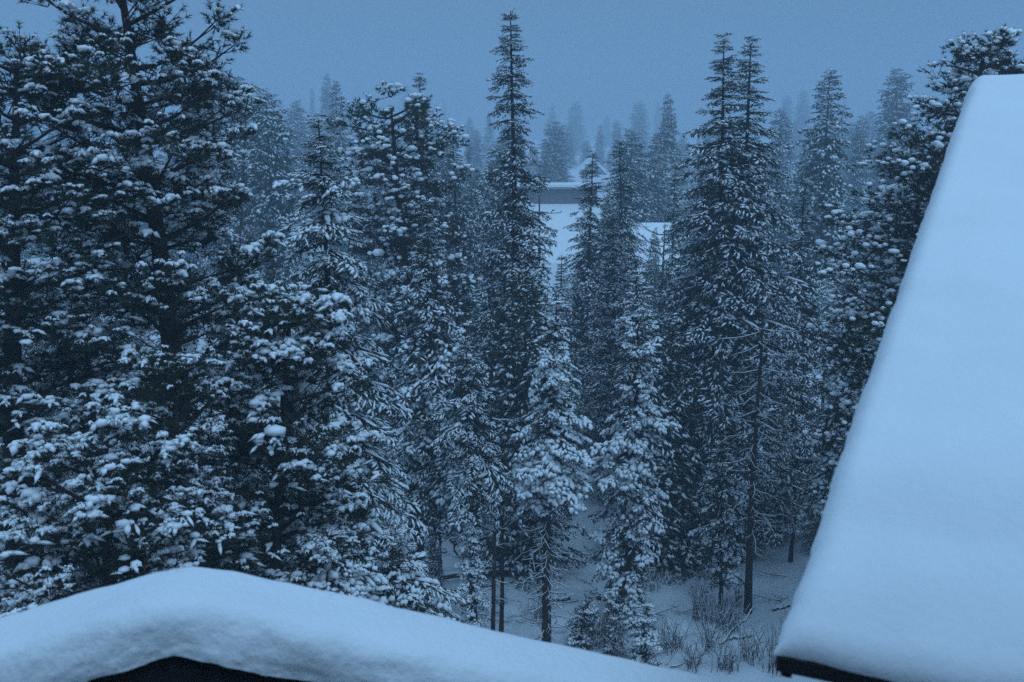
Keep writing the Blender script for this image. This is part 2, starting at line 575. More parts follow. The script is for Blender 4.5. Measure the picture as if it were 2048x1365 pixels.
def frames_up(D):
    """x along the horizontal heading of D, z straight up (snow lies upright)"""
    H = D.copy(); H[:, 2] = 0
    return frames(H, np.zeros(len(D)), None)


def bake(tpls, which, P, R, S, snow_R=None, snow_S=None):
    """place templates: returns needle and snow geometry"""
    nV = []; nF = []; sV = []; sF = []; on = 0; os_ = 0
    for k, (nd, sn) in enumerate(tpls):
        idx = np.where(which == k)[0]
        if not len(idx): continue
        for (v, f), VV, FF, isn in ((nd, nV, nF, False), (sn, sV, sF, True)):
            if not len(v): continue
            RR = R[idx] if (not isn or snow_R is None) else snow_R[idx]
            sc = S if (not isn or snow_S is None) else S * snow_S
            o = np.einsum('nij,vj->nvi', RR * sc[idx][:, None, None], v) + P[idx][:, None, :]
            m = len(v); off = os_ if isn else on
            VV.append(o.reshape(-1, 3))
            FF.append((f[None] + (np.arange(len(idx)) * m)[:, None, None]).reshape(-1, 3) + off)
            if isn: os_ += m * len(idx)
            else: on += m * len(idx)
    z = (np.zeros((0, 3)), np.zeros((0, 3), int))
    return ((np.concatenate(nV), np.concatenate(nF)) if nV else z), ((np.concatenate(sV), np.concatenate(sF)) if sV else z)


def sticks(A, B, r0, r1):
    """many 3-sided twigs from A to B"""
    D = B - A; D /= np.linalg.norm(D, axis=1)[:, None] + 1e-9
    a = np.cross(D, [0.1, 0.2, 1.0]); a /= np.linalg.norm(a, axis=1)[:, None] + 1e-9
    b = np.cross(D, a)
    n = len(A); V = np.empty((n, 6, 3))
    for k in range(3):
        o = a * math.cos(k * 2.094) + b * math.sin(k * 2.094)
        V[:, k] = A + o * np.asarray(r0).reshape(-1, 1); V[:, 3 + k] = B + o * np.asarray(r1).reshape(-1, 1)
    f = np.array([(0, 1, 4), (0, 4, 3), (1, 2, 5), (1, 5, 4), (2, 0, 3), (2, 3, 5)])
    F = (f[None] + (np.arange(n) * 6)[:, None, None]).reshape(-1, 3)
    return V.reshape(-1, 3), F


def trunk_mesh(H, r0, seed, lean=0.15, sides=9, top=1.0):
    rs = np.random.RandomState(seed)
    n = 12
    z = np.linspace(-0.4, H * top, n)
    ph = rs.rand(2) * 6
    f = np.clip(z / H, 0, 1)
    x = lean * np.sin(f * 3.0 + ph[0]) * f; y = lean * np.cos(f * 2.6 + ph[1]) * f
    x -= x[1] * 0; r = r0 * (1 - f) ** 0.85 + 0.012
    r[0] = r0 * 1.5; r[1] *= 1.05
    pts = np.stack([x, y, z], 1)
    axis = lambda h: np.array([np.interp(h, z, x), np.interp(h, z, y), h])
    return tube(pts, r, sides), axis


# ------------------------------------------------------------------ tree builders (return meshes, tree base at origin)
def conifer_meshes(name, H, prof, seed, lod='mid', snow=0.75, heavy=0.0, dens=1.0, droop=0.35, r0=None, gap=0.25, upturn=0.25, trunk_r=0.010):
    """prof: [(height, radius)...] of the crown, from the top down"""
    rs = np.random.RandomState(seed)
    (tv, tf), axis = trunk_mesh(H, r0 or H * trunk_r, seed)
    hs = np.array([p[0] for p in prof])[::-1]; rr = np.array([p[1] for p in prof])[::-1]
    zlo = hs[0]
    frl = TPL[lod][0][0][0][:, 0].max()
    step = {'near': 0.21, 'mid': 0.27, 'far': 0.46}[lod] / dens
    P = []; D = []; S = []; SN = []; HV = []
    wA = []; wB = []; w0 = []; w1 = []; bough = []
    z = H - 0.05
    az = rs.rand() * 6
    while z > zlo:
        R = np.interp(z, hs, rr)
        circ = max(3, int(round((5 if lod != 'far' else 4) * (0.65 + 0.35 * min(1, R)))))
        # clumpy outline: strength varies with direction and height
        for k in range(circ):
            az += 2.4 + rs.uniform(-.3, .3)
            g = f3((math.cos(az) * 1.1 + seed, math.sin(az) * 1.1, z * 0.8))
            Lb = R * (0.92 + 0.55 * g + rs.uniform(-gap, gap * 0.7))
            if Lb < 0.05: Lb = 0.05
            if rs.rand() < 0.10 * gap * 4 and R > 0.5: Lb *= 0.5
            hz = z + rs.uniform(-.5, .5) * step
            o = axis(hz)
            t_rel = (z - zlo) / (H - zlo + 1e-6)
            rise = 0.55 * max(0, t_rel - 0.75) * 4 - droop * (1 - t_rel) - 0.08
            h = np.array([math.cos(az), math.sin(az), 0])
            def pt(s):
                return o + h * Lb * s + np.array([0, 0, Lb * (rise * s - droop * 0.25 * s * s + upturn * max(0, s - 0.6) ** 2)])
            n = max(2, int(Lb / step / 0.8) + 1)
            s_list = np.linspace(0.22 if R > .6 else 0.05, 1.0, n)
            prev = o
            if Lb > 0.35 and rs.rand() < (0.30 * snow + 0.5 * heavy) * (1 + 1.2 * g):
                q0 = pt(rs.uniform(.45, .7)); q1 = pt(rs.uniform(.9, 1.02))
                bough.append(lump(q0, q1, rs.uniform(.028, .06) * (1.0 if lod != 'far' else 1.5), rs, 3, 5, 0.6, 0.5))
            for si, s in enumerate(s_list):
                p = pt(s - 0.10)
                wA.append(prev); wB.append(p); w0.append(0.006 + 0.012 * Lb * (1 - s)); w1.append(0.004 + 0.010 * Lb * (1 - s)); prev = p
                hd = (pt(min(1, s + 0.05)) - pt(s - 0.05)); hd /= np.linalg.norm(hd) + 1e-9
                if s > 0.97:
                    offs = [0, rs.choice([-.6, .6])]
                else:
                    offs = [rs.uniform(.5, 1.2), -rs.uniform(.5, 1.2)]
                for oa in offs:
                    ca, sa = math.cos(oa), math.sin(oa)
                    dd = np.array([hd[0] * ca - hd[1] * sa, hd[0] * sa + hd[1] * ca, hd[2] + rs.uniform(-.25, .1)])
                    P.append(p); D.append(dd)
                    S.append(rs.uniform(0.75, 1.35) * (0.30 + 0.70 * min(1, Lb / 0.65)) * (1.0 - 0.25 * s))
                    expo = s + 0.5 * g
                    SN.append(rs.rand() < snow * (0.25 + 0.85 * min(1, expo + 0.1)))
                    HV.append(rs.rand() < heavy * (0.5 + s * 0.7) * (1 + g))
        z -= step * (0.72 + 0.25 * rs.rand()) * (0.5 + 0.5 * min(1, R / 0.9))
    # leader
    P.append(axis(H - 0.25)); D.append(np.array([0.02, 0.02, 1.0])); S.append(0.6); SN.append(True); HV.append(False)
    P = np.array(P); D = np.array(D); S = np.array(S); SN = np.array(SN); HV = np.array(HV)
    R_ = frames(D, rs.uniform(-.5, .5, len(D)), rs)
    a = TPL[lod]; b = TPL[lod + 'bare'] ; c = TPL['heavy'] if lod != 'far' else TPL['far']
    tp = a + b + c
    which = np.where(SN, rs.randint(0, len(a), len(P)), len(a) + rs.randint(0, len(b), len(P)))
    which = np.where(HV, len(a) + len(b) + rs.randint(0, len(c), len(P)), which)
    nd, sn = bake(tp, which, P, R_, S)
    wd = sticks(np.array(wA), np.array(wB), w0, w1)
    return dict(trunk=mesh_from(name + '_trunk', [(tv, tf, 0)], True),
                crown=mesh_from(name + '_crown', [(*nd, 0), (*wd, 1)]),
                snow=mesh_from(name + '_snow', [(*sn, 0)] + ([(*join(bough), 0)] if bough else []), True), needle=M_NEEDLE)


def pine_meshes(name, H, prof, seed, lod='tuft', snow=0.6, r0=0.2, limbs=44, pad=0.25, lean=0.4, ball=1.0, top_dark=False):
    """limber pine: up-curving limbs ending in clusters of needle tufts with snow pads"""
    rs = np.random.RandomState(seed)
    (tv, tf), axis = trunk_mesh(H, r0, seed, lean, 10, 0.965)
    hs = np.array([p[0] for p in prof])[::-1]; rr = np.array([p[1] for p in prof])[::-1]
    zlo = hs[0]
    P = []; D = []; S = []; SN = []
    twA = []; twB = []; tw0 = []; tw1 = []
    limb_m = []; pads = []
    az = rs.rand() * 6
    for i in range(limbs):
        f = (i + 0.5) / limbs
        z = H - 0.2 - (H - zlo - 0.2) * f ** 1.1
        z += rs.uniform(-.12, .12)
        az += 2.4 + rs.uniform(-.5, .5)
        R = np.interp(z, hs, rr) * rs.uniform(0.72, 1.12)
        if R < 0.15: R = 0.15
        drop = rs.uniform(-0.15, 0.25) * R
        z0 = z - rs.uniform(0.05, 0.45) * R - drop * 0.3
        o = axis(max(0.5, z0))
        bend = rs.uniform(-.5, .5)
        def pt(s, R=R, o=o, z0=z0, z=z, az=az, bend=bend, drop=drop):
            a = az + bend * s
            return o + np.array([math.cos(a) * R * s, math.sin(a) * R * s, (z - z0) * s - drop * s * (1 - s) * 1.6 + 0.12 * R * s * s])
        pts = [pt(s) for s in np.linspace(0, 0.92, 7)]
        rad0 = 0.014 + 0.020 * R
        limb_m.append(tube(pts, np.linspace(rad0, 0.009, 7), 5))
        ncl = max(3, int(R / 0.18))
        for c in range(ncl):
            s = 0.06 + 0.94 * (c + rs.rand() * 0.8) / ncl
            s = min(s, 1.0)
            base = pt(s * 0.95)
            sid = rs.choice([-1, 1]); sw = (1 - s * 0.55) * 0.5 * R + 0.12
            a = az + bend * s + sid * rs.uniform(.3, 1.4)
            cc = base + np.array([math.cos(a), math.sin(a), rs.uniform(-0.45, .85)]) * sw * rs.uniform(.35, 1.0)
            if s > 0.9: cc = pt(1.0)
            twA.append(base); twB.append(cc); tw0.append(0.012); tw1.append(0.006)
            nt_ = rs.randint(10, 18)
            cr = rs.uniform(0.17, 0.30)
            if lod == 'tuftfar': nt_ = int(nt_ * 0.75)
            u = rs.randn(nt_, 3); u /= np.linalg.norm(u, axis=1)[:, None]
            u[:, 2] = u[:, 2] * 0.8 + 0.15
            q = cc + u * np.array([cr * 1.2, cr * 1.2, cr * 0.85]) * rs.uniform(.5, 1.1, nt_)[:, None]
            dd = u * 0.8 + np.array([math.cos(a) * .35, math.sin(a) * .35, 0.25])
            for j in range(0, nt_, 2):
                twA.append(cc - np.array([0, 0, cr * .4])); twB.append(q[j]); tw0.append(0.006); tw1.append(0.004)
            expo = 0.35 + 0.6 * s + f3((cc[0] * .8, cc[1] * .8, cc[2] * .8 + seed)) * 1.3
            if top_dark: expo -= 0.2 * max(0, min(1, (z / H - 0.62) * 5))
            sn = rs.rand(nt_) < snow * expo * (1.35 * (u[:, 2] > 0.18))
            P += list(q); D += list(dd); S += list(rs.uniform(.8, 1.2, nt_)); SN += list(sn)
            if rs.rand() < pad * expo * 1.4:
                npad = rs.randint(2, 5)
                for _ in range(npad):
                    k = rs.randint(nt_)
                    pads.append(blob(q[k] * 0.8 + cc * 0.2 + np.array([0, 0, 0.03]), rs.uniform(0.035, 0.085), rs, 0.5, False))
                    a_ = rs.rand() * 6.28; h_ = np.array([math.cos(a_), math.sin(a_), -.3]) * rs.uniform(.12, .22)
                    pads.append(lump(q[k] - h_ * .4, q[k] + h_, rs.uniform(.02, .034), rs, 2, 5))
    P = np.array(P); D = np.array(D); S = np.array(S); SN = np.array(SN)
    R_ = frames(D, rs.uniform(-3, 3, len(D)), rs)
    a = TPL[lod]; b = TPL[lod + 'bare']; tp = a + b
    which = np.where(SN, rs.randint(0, len(a), len(P)), len(a) + rs.randint(0, len(b), len(P)))
    S2 = S * ball
    nd, sn = bake(tp, which, P, R_, S2, frames_up(D), np.exp(rs.randn(len(P)) * (0.35 if lod == 'tuft' else 0.2)))
    wd = sticks(np.array(twA), np.array(twB), tw0, tw1)
    sparts = [(*sn, 0)] + ([(*join(pads), 0)] if pads else [])
    return dict(trunk=mesh_from(name + '_trunk', [(tv, tf, 0)], True),
                crown=mesh_from(name + '_crown', [(*nd, 0), (*wd, 1)]),
                snow=mesh_from(name + '_snow', sparts, True), needle=M_PINE,
                limbs=[mesh_from(name + '_limb', [(*l, 0)], True) for l in limb_m])


def plant(kind, ms, x, y, label, group=None, rz=0.0, s=(1, 1, 1), cat='tree', zoff=0.0):
    root = empty(kind, (x, y, ground_z(x, y) + zoff), label, cat, group)
    root.rotation_euler = (0, 0, rz); root.scale = s
    if ms.get('plain'): return root
    link('trunk', ms['trunk'], [M_BARK], root)
    cr = link('crown', ms['crown'], [ms['needle'], M_TWIG], root)
    link('snow_load', ms['snow'], [M_SNOW], cr, 'stuff')
    for l in ms.get('limbs', []):
        link('limb', l, [M_BARK], root)
    return root


def from_px(prof_px, Y):
    """pixel outline (row, half width) at distance Y -> base x, tree height, metric crown profile"""
    (_, top, _) = (0, prof_px[0][0], 0)
    return top


LIB = []


def hero(kind, px, Y, prof, label, seed, builder='fir', group=None, keep=True, base_py=None, **kw):
    T = at(px, prof[0][0], Y)
    gz = ground_z(T.x, Y)
    H = T.z - gz
    m = []
    for py, hw in prof:
        q = at(px, py, Y); fwd = (q - Vector((0, 0, CAMZ))).length * 0.985
        m.append((q.z - gz, max(0.05, hw * fwd / FPX - (0.14 if hw > 15 else 0.04))))
    if builder == 'fir':
        ms = conifer_meshes(kind, H, m, seed, **kw)
    else:
        ms = pine_meshes(kind, H, m, seed, **kw)
    if keep: LIB.append((ms, H, m[-1][1], kind))
    return plant(kind, ms, T.x, Y, label, group)


def deep(Y):
    return Y if Y < 45 else 45 + (Y - 45) * 3.6


def reuse(i, kind, px, Y, top, hw, py, label, rz, group=None):
    """another individual grown from library tree i: same mesh data, own size, turn and label"""
    ms, h0, rb, _ = LIB[i]
    T = at(px, top, Y); H = T.z - ground_z(T.x, Y)
    q = at(px, py, Y); want = hw * (q - Vector((0, 0, CAMZ))).length / FPX
    k = H / h0
    return plant(kind, ms, T.x, Y, label, group, rz, (want / rb, want / rb, k))


# ------------------------------------------------------------------ main trees
hero('pine_tree', 285, 15.0, [(-190, 110), (0, 180), (100, 190), (250, 215), (350, 190), (450, 200), (600, 250), (800, 270), (1000, 290), (1250, 290)],
     'huge dark pine with crooked limbs, cut off by the top edge of the picture', 11, 'pine', lod='tuft', snow=0.62, r0=0.26, limbs=102, pad=0.30, ball=1.08)
reuse(0, 'pine_tree', -40, 14.0, 60, 270, 1200, 'dark pine cut by the left edge, its snowy boughs beside the huge pine', 2.2)
reuse(0, 'pine_tree', 345, 12.6, 700, 190, 1150, 'low dark pine standing in front of the trunk of the huge pine', 4.1)
hero('pine_tree', 530, 14.0, [(545, 40), (600, 90), (700, 120), (850, 170), (1000, 200), (1150, 220)],
     'lower pine with reddish leaning trunk, between the huge dark pine and big spruce', 13, 'pine', lod='tuft', snow=0.75, r0=0.13, limbs=44, pad=0.6, ball=1.1, keep=False)
hero('pine_tree', 215, 11.5, [(840, 60), (900, 140), (1000, 220), (1150, 280), (1300, 300)],
     'low pine with thick white snow pads just above the gable snow at left', 14, 'pine', lod='tuft', snow=0.8, r0=0.12, limbs=30, pad=0.8, keep=False)
hero('spruce_tree', 640, 19.5, [(240, 4), (300, 32), (400, 72), (550, 110), (700, 135), (850, 175), (1000, 215), (1150, 240), (1260, 230)],
     'big broad spruce with drooping white-frosted twigs, left of centre and right of the huge pine', 21, lod='near', snow=0.9, heavy=0.05, dens=0.70, droop=0.45)
hero('pine_tree', 815, 27, [(180, 32), (205, 80), (240, 118), (300, 130), (450, 130), (600, 130), (800, 110), (950, 70)],
     'round-headed pine dotted with white snow balls, behind the big broad spruce', 31, 'pine', lod='tuftfar', snow=0.75, r0=0.21, limbs=80, pad=0.03, ball=0.98)
hero('fir_tree', 1032, 30, [(24, 3), (60, 20), (140, 34), (210, 42), (260, 40), (330, 52), (400, 62), (500, 76), (560, 90), (620, 116), (700, 118), (900, 110), (1050, 80)],
     'tallest fir with a long thin spire, standing alone against the sky at the centre', 41, lod='mid', snow=0.88, dens=0.86, gap=0.33, droop=0.3)
hero('spruce_tree', 865, 25.5, [(395, 3), (440, 20), (520, 34), (600, 62), (700, 75), (850, 90), (960, 85), (1060, 60)],
     'slim spruce with a white narrow tip, in front of the round-headed pine', 42, lod='mid', snow=0.85, heavy=0.12, droop=0.4)
hero('spruce_tree', 938, 22.5, [(690, 5), (760, 42), (850, 62), (960, 70), (1040, 36)],
     'short frosted spruce on a thin bare trunk, below and left of the tallest fir', 43, lod='near', snow=0.85, droop=0.4, keep=False)
hero('fir_tree', 1098, 22.5, [(590, 4), (640, 22), (720, 42), (800, 55), (870, 76), (930, 84), (1000, 50)],
     'fir with thick white shelves of snow over a bare lower trunk with dead twigs', 44, lod='mid', snow=0.95, heavy=0.85, droop=0.32, upturn=0.1, r0=0.10)
hero('spruce_tree', 1268, 24.0, [(553, 4), (600, 26), (680, 44), (760, 52), (850, 62), (950, 64), (1050, 66), (1170, 50), (1240, 30)],
     'narrow fir with chunky white snow clumps, right of the one with snow shelves', 45, lod='mid', snow=0.9, heavy=0.5, droop=0.4)
hero('fir_tree', 1178, 40, [(308, 3), (360, 22), (450, 35), (520, 48), (560, 58), (620, 76), (760, 80), (900, 70)],
     'pointed fir standing right beside the snowy house roof, in front of its wall', 46, lod='mid', snow=0.65, dens=0.8)
hero('fir_tree', 1243, 45, [(285, 6), (330, 22), (400, 35), (500, 48), (600, 55), (760, 50)],
     'blunt-topped narrow fir just right of the pointed fir by the house', 47, lod='mid', snow=0.6, dens=0.75)
hero('fir_tree', 1447, 29, [(78, 3), (150, 28), (220, 40), (300, 66), (400, 85), (500, 110), (650, 140), (800, 155), (960, 140), (1120, 90)],
     'left and slightly taller of the twin-spired firs right of centre', 48, lod='mid', snow=0.85, dens=0.82, droop=0.38)
reuse(9, 'fir_tree', 1503, 30, 86, 84, 1115, 'right one of the twin-spired firs, with branches sticking out near its tip', 3.6)
hero('fir_tree', 1612, 33, [(362, 3), (420, 18), (500, 34), (600, 50), (700, 70), (850, 82), (1060, 80)],
     'slender fir close behind the twin-spired firs on their right', 50, lod='mid', snow=0.65, dens=0.8)
hero('pine_tree', 1930, 20.0, [(42, 30), (120, 75), (200, 120), (300, 185), (450, 225), (650, 240), (900, 220), (1100, 180)],
     'big pine dotted with snow balls, behind the steep snowy roof at right', 51, 'pine', lod='tuftfar', snow=0.78, r0=0.24, limbs=86, pad=0.03, ball=0.85)
reuse(len(LIB) - 1, 'pine_tree', 2045, 21.5, 82, 240, 1100, 'pine top showing above the right corner of the steep snowy roof', 2.6)
hero('fir_tree', 1697, 27, [(563, 4), (600, 22), (650, 38), (750, 50), (850, 60), (1000, 60)],
     'young fir with white-edged whorls, between the twin-spired firs and the steep roof', 53, lod='mid', snow=0.7, heavy=0.2, keep=False)
hero('fir_tree', 1452, 25.0, [(885, 5), (950, 34), (1050, 48), (1160, 40)],
     'small shaded fir low under the twin-spired firs', 54, lod='mid', snow=0.7, heavy=0.2, keep=False)
hero('fir_tree', 424, 38, [(152, 3), (200, 12), (300, 22), (400, 28), (600, 50)],
     'very narrow fir with stacked snowy tiers, against the sky right of the huge pine', 55, lod='mid', snow=0.8, heavy=0.15)
hero('fir_tree', 835, 42, [(152, 3), (190, 12), (260, 25), (400, 40), (600, 50)],
     'thin fir spire poking up behind the round-headed pine', 56, lod='mid', snow=0.6, keep=False, dens=.8)
hero('fir_tree', 908, 44, [(262, 5), (350, 30), (450, 45), (600, 50)],
     'hazy fir between the round-headed pine and the tallest fir', 57, lod='mid', snow=0.65, dens=0.75, keep=False)
hero('spruce_tree', 800, 17.5, [(1085, 8), (1120, 60), (1180, 110), (1260, 130), (1330, 140)],
     'young spruce with splayed frosted twigs, just above the long slope of gable snow', 58, lod='near', snow=0.95, heavy=0.2, droop=0.35, keep=False)
hero('spruce_tree', 640, 13.5, [(1060, 8), (1100, 70), (1160, 120), (1260, 130)],
     'young spruce buried in chunky white snow behind the peak of the gable snow', 59, lod='near', snow=1.0, heavy=0.8, droop=0.25, keep=False)
hero('sapling', 948, 22.5, [(1020, 4), (1060, 24), (1120, 26), (1200, 30), (1245, 18)],
     'thin sapling stacked with snow clumps, beside the pair of bare trunks', 60, lod='mid', snow=0.95, heavy=0.7, keep=False)
hero('sapling', 1165, 23.0, [(1190, 4), (1230, 32), (1290, 46), (1330, 40)],
     'small bushy sapling right of the dead-twigged trunk', 61, lod='mid', snow=0.9, heavy=0.4, keep=False)
hero('sapling', 1226, 22.6, [(1228, 4), (1270, 22), (1330, 30)],
     'tiny pointed sapling between two bushier ones near the bottom', 62, lod='mid', snow=0.9, heavy=0.3, keep=False)
hero('sapling', 1296, 22.0, [(1212, 5), (1250, 30), (1310, 34), (1350, 26)],
     'snow-laden sapling near the bottom, left of the twiggy shrubs', 63, lod='mid', snow=1.0, heavy=0.9, keep=False)

# hazy firs on the skyline
far = [
    (388, 56, [(152, 3), (220, 14), (320, 25), (450, 40)], 'faint fir tip touching the right edge of the huge pine'),
    (477, 51, [(162, 8), (210, 30), (300, 45), (420, 60), (600, 80)], 'hazy bushy fir, left one of the two broad ones right of the huge pine'),
    (537, 49, [(188, 8), (250, 33), (330, 46), (450, 72), (650, 90)], 'hazy bushy fir, right one of the two broad ones left of the big spruce'),
    (590, 78, [(205, 6), (250, 18), (320, 28), (450, 40)], 'dim fir low in the haze behind the tip of the big spruce'),
    (653, 100, [(152, 3), (200, 9), (280, 14), (400, 30)], 'fainter and left one of the two close thin spires behind the big spruce'),
    (673, 60, [(167, 3), (220, 13), (280, 20), (400, 34)], 'darker and right one of the two close thin spires behind the big spruce'),
    (953, 88, [(262, 3), (300, 12), (360, 24), (450, 34)], 'pale fir left of the tallest fir, half lost in the haze'),
    (1110, 78, [(246, 2), (300, 22), (360, 34), (440, 44)], 'hazy fir rising just behind the flat snowy house roof'),
    (1267, 55, [(266, 4), (300, 28), (380, 42), (500, 60)], 'hazy broad fir behind the blunt-topped narrow fir'),
    (1338, 62, [(196, 2), (260, 12), (330, 22), (400, 32), (520, 42)], 'thin hazy spire standing free between house and twin-spired firs'),
    (1314, 58, [(272, 3), (310, 20), (380, 30), (520, 40)], 'short hazy fir leaning against the thin spire left of the twins'),
    (1656, 49, [(148, 4), (200, 20), (280, 34), (350, 52), (500, 68), (700, 80)], 'tall hazy fir between the twin-spired firs and the big right pine'),
    (1795, 66, [(143, 3), (180, 14), (250, 28), (350, 40), (500, 55)], 'hazy fir tip peeping over the left shoulder of the big right pine'),
    (1560, 64, [(222, 5), (260, 20), (330, 34), (450, 40)], 'dim fir in the haze at the right flank of the twin-spired firs'),
    (1722, 62, [(238, 4), (280, 18), (350, 30), (450, 40)], 'dim fir in the haze left of the big right pine'),
]
FAR = []; LATER = []
for i, (px, Y, pr, lb) in enumerate(far):
    Y = deep(Y)
    if i in (1, 2, 6, 11):
        hero('fir_tree', px, Y, pr, lb, 200 + i, lod='far', snow=0.5, dens=1.25, droop=0.3); FAR.append(len(LIB) - 1)
    else:
        py, hw = pr[-1]
        LATER.append((px, Y, pr[0][0], hw, py, lb))
for k, (px, Y, top, hw, py, lb) in enumerate(LATER):
    reuse(FAR[k % len(FAR)], 'fir_tree', px, Y, top, hw, py, lb, 1.3 + 2.1 * k)

for k, (px, Y, top, hw, py, lb) in enumerate([
        (1122, 37, 512, 50, 800, 'small fir filling the gap at the foot of the big white snow slope'),
        (1308, 57, 462, 22, 600, 'small hazy fir right in front of the small cabin roof'),
        (1232, 34, 430, 50, 800, 'dark fir between the pointed fir and the leafless tree'),
        (1352, 43, 330, 42, 600, 'fir half hidden by the left flank of the twin-spired firs'),
        (986, 50, 330, 45, 600, 'hazy fir close behind the left flank of the tallest fir'),
        (950, 54, 352, 45, 600, 'hazy fir hiding the left end of the long house'),
        (1216, 58, 372, 36, 600, 'hazy fir behind the gap between pointed and blunt-topped firs'),
        (1020, 40, 470, 70, 800, 'dark fir low behind the tallest fir')]):
    reuse(FAR[k % len(FAR)] if Y > 45 else [10, 8, 3][k % 3], 'fir_tree', px, Y, top, hw, py, lb, 0.7 + 1.9 * k)

# ------------------------------------------------------------------ forest mass behind: individual copies
rnd = random.Random(5)
fir_lib = [l for l in LIB if l[0].get('limbs') is None]
FILL = [
    ((27, 36), 26, (640, 900), 'shaded', 'understorey firs'),
    ((22.5, 33), 24, (930, 1190), 'small', 'young firs on the shaded slope'),
    # (distance range, count, top row range, label, group)
    ((34, 50), 40, (430, 640), 'snow-dusted', 'firs of the mid forest'),
    ((50, 72), 90, (240, 420), 'hazy', 'hazy second-row firs'),
    ((75, 120), 110, (222, 320), 'dim', 'dim treeline firs'),
    ((125, 200), 44, (165, 270), 'ghostly', 'ghostly firs in the fog'),
]
placed = [(o.location.x, o.location.y) for o in C.objects if o.get('category') == 'tree']
REF = [(285, 'huge dark pine'), (424, 'very narrow tiered fir'), (506, 'two broad hazy firs'), (640, 'big broad spruce'), (800, 'round-headed pine'), (865, 'slim white-tipped spruce'),
       (938, 'short frosted spruce'), (1032, 'tallest fir'), (1098, 'fir with snow shelves'), (1178, 'pointed fir by the house'), (1268, 'narrow fir with chunky clumps'),
       (1338, 'free-standing thin spire'), (1475, 'twin-spired firs'), (1656, 'tall hazy fir'), (1795, 'steep roof'), (1930, 'big right pine'), (0, 'picture left edge')]
used_labels = {}
for (r0, r1), n, (p0, p1), lb, gr in FILL:
    c = 0; tries = 0
    while c < n and tries < 3000:
        tries += 1
        Y = deep(rnd.uniform(r0, r1))
        px = (860 + 720 * ((c + rnd.uniform(-.4, .9)) / n)) if r0 < 25 else (-60 + 2160 * ((c + rnd.uniform(-.4, .9)) / n))
        top = rnd.uniform(p0, p1)
        if 1050 < px < 1165 and Y < 122: top = rnd.uniform(560, 640)
        if 1125 < px < 1240 and 122 <= Y < 262: top = rnd.uniform(375, 430)
        if 1265 < px < 1360 and Y < 76: top = rnd.uniform(600, 680)
        if 940 < px < 1350 and Y > 75: top = max(top, 205 if Y > 240 else 285)
        T = at(px, top, Y)
        if 92 < Y < 120 and 10 > T.x > -4: continue
        if 67 < Y < 83 and 6 < T.x < 13: continue
        if 255 < Y < 280 and 8 < T.x < 30: continue
        if any((T.x - a) ** 2 + (Y - b) ** 2 < 2.2 for a, b in placed): continue
        placed.append((T.x, Y))
        H = T.z - ground_z(T.x, Y)
        if H < 2: continue
        pool = [l for l in fir_lib if l[3] == 'fir_tree' and (Y < 60 or len(l[0]['crown'].polygons) < 100000)]
        ms, h0, rb, kind = pool[rnd.randrange(len(pool))]
        k = H / h0; wx = k * rnd.uniform(0.8, 1.15)
        if Y > 75: wx *= 1.4
        rx, rn = min(REF, key=lambda r: abs(r[0] - px))
        off = px - rx
        side = 'directly behind the' if abs(off) < 16 else ('behind and left of the' if off < 0 else 'behind and right of the')
        mid_top = (p0 + p1) / 2
        tt = (top - p0) / (p1 - p0); ww = wx / k / (1.4 if Y > 75 else 1)
        cands = ['high' if tt < 0.33 else ('middling' if tt < 0.67 else 'low'), 'slender' if ww < 0.91 else ('broad' if ww < 1.03 else 'bushy')]
        label = f'{cands[1]} {lb} fir with {cands[0]} top {side} {rn}'
        used_labels[label] = used_labels.get(label, 0) + 1
        plant(kind, ms, T.x, Y, label, gr, rnd.uniform(0, 6.28), (wx, wx, k))
        c += 1

# ------------------------------------------------------------------ dead branches and bare trunks
def dead_branch_mesh(seed, Lb):
    rs = np.random.RandomState(seed)
    n = 6
    pts = [np.array([Lb * s, 0.05 * rs.randn() * s, -0.32 * Lb * s + 0.18 * Lb * s * s]) for s in np.linspace(0, 1, n)]
    wood = [tube(pts, np.linspace(0.014, 0.004, n), 4)]
    sn = [tube([p + np.array([0, 0, r * 1.1]) for p, r in zip(pts, np.linspace(0.014, 0.006, n))], np.linspace(0.012, 0.006, n) * rs.uniform(.7, 1.2, n), 4)]
    for k in range(7):
        s = rs.uniform(.2, .95); i = int(s * (n - 1)); p = pts[i]
        an = rs.choice([-1, 1]) * rs.uniform(.5, 1.2); l = Lb * rs.uniform(.15, .4)
        q = p + np.array([math.cos(an), math.sin(an), rs.uniform(-.6, .05)]) * l
        wood.append(tube([p, (p + q) / 2 + rs.randn(3) * .01, q], [0.006, 0.004, 0.003], 3))
        sn.append(tube([p + [0, 0, .006], (p + q) / 2 + [0, 0, .008], q + [0, 0, .004]], [0.005, 0.006, 0.003], 3))
    return mesh_from('dead_branch', [(*join(wood), 0), (*join(sn), 1)], True)
DEAD = [dead_branch_mesh(300 + k, l) for k, l in enumerate((0.45, 0.6, 0.8, 1.0, 1.3))]


def dead_branches(root, z0, z1, n, sizes, rs, axis=(0, 0)):
    az = 0
    for k in range(n):
        me = DEAD[sizes[rs.randrange(len(sizes))]]
        o = link('dead_branch', me, [M_TWIG, M_SNOW], root)
        az += 2.4 + rs.uniform(-.5, .5)
        o.location = (axis[0], axis[1], z0 + (z1 - z0) * (k + rs.random() * .6) / n)
        o.rotation_euler = (0, rs.uniform(-.15, .3), az)


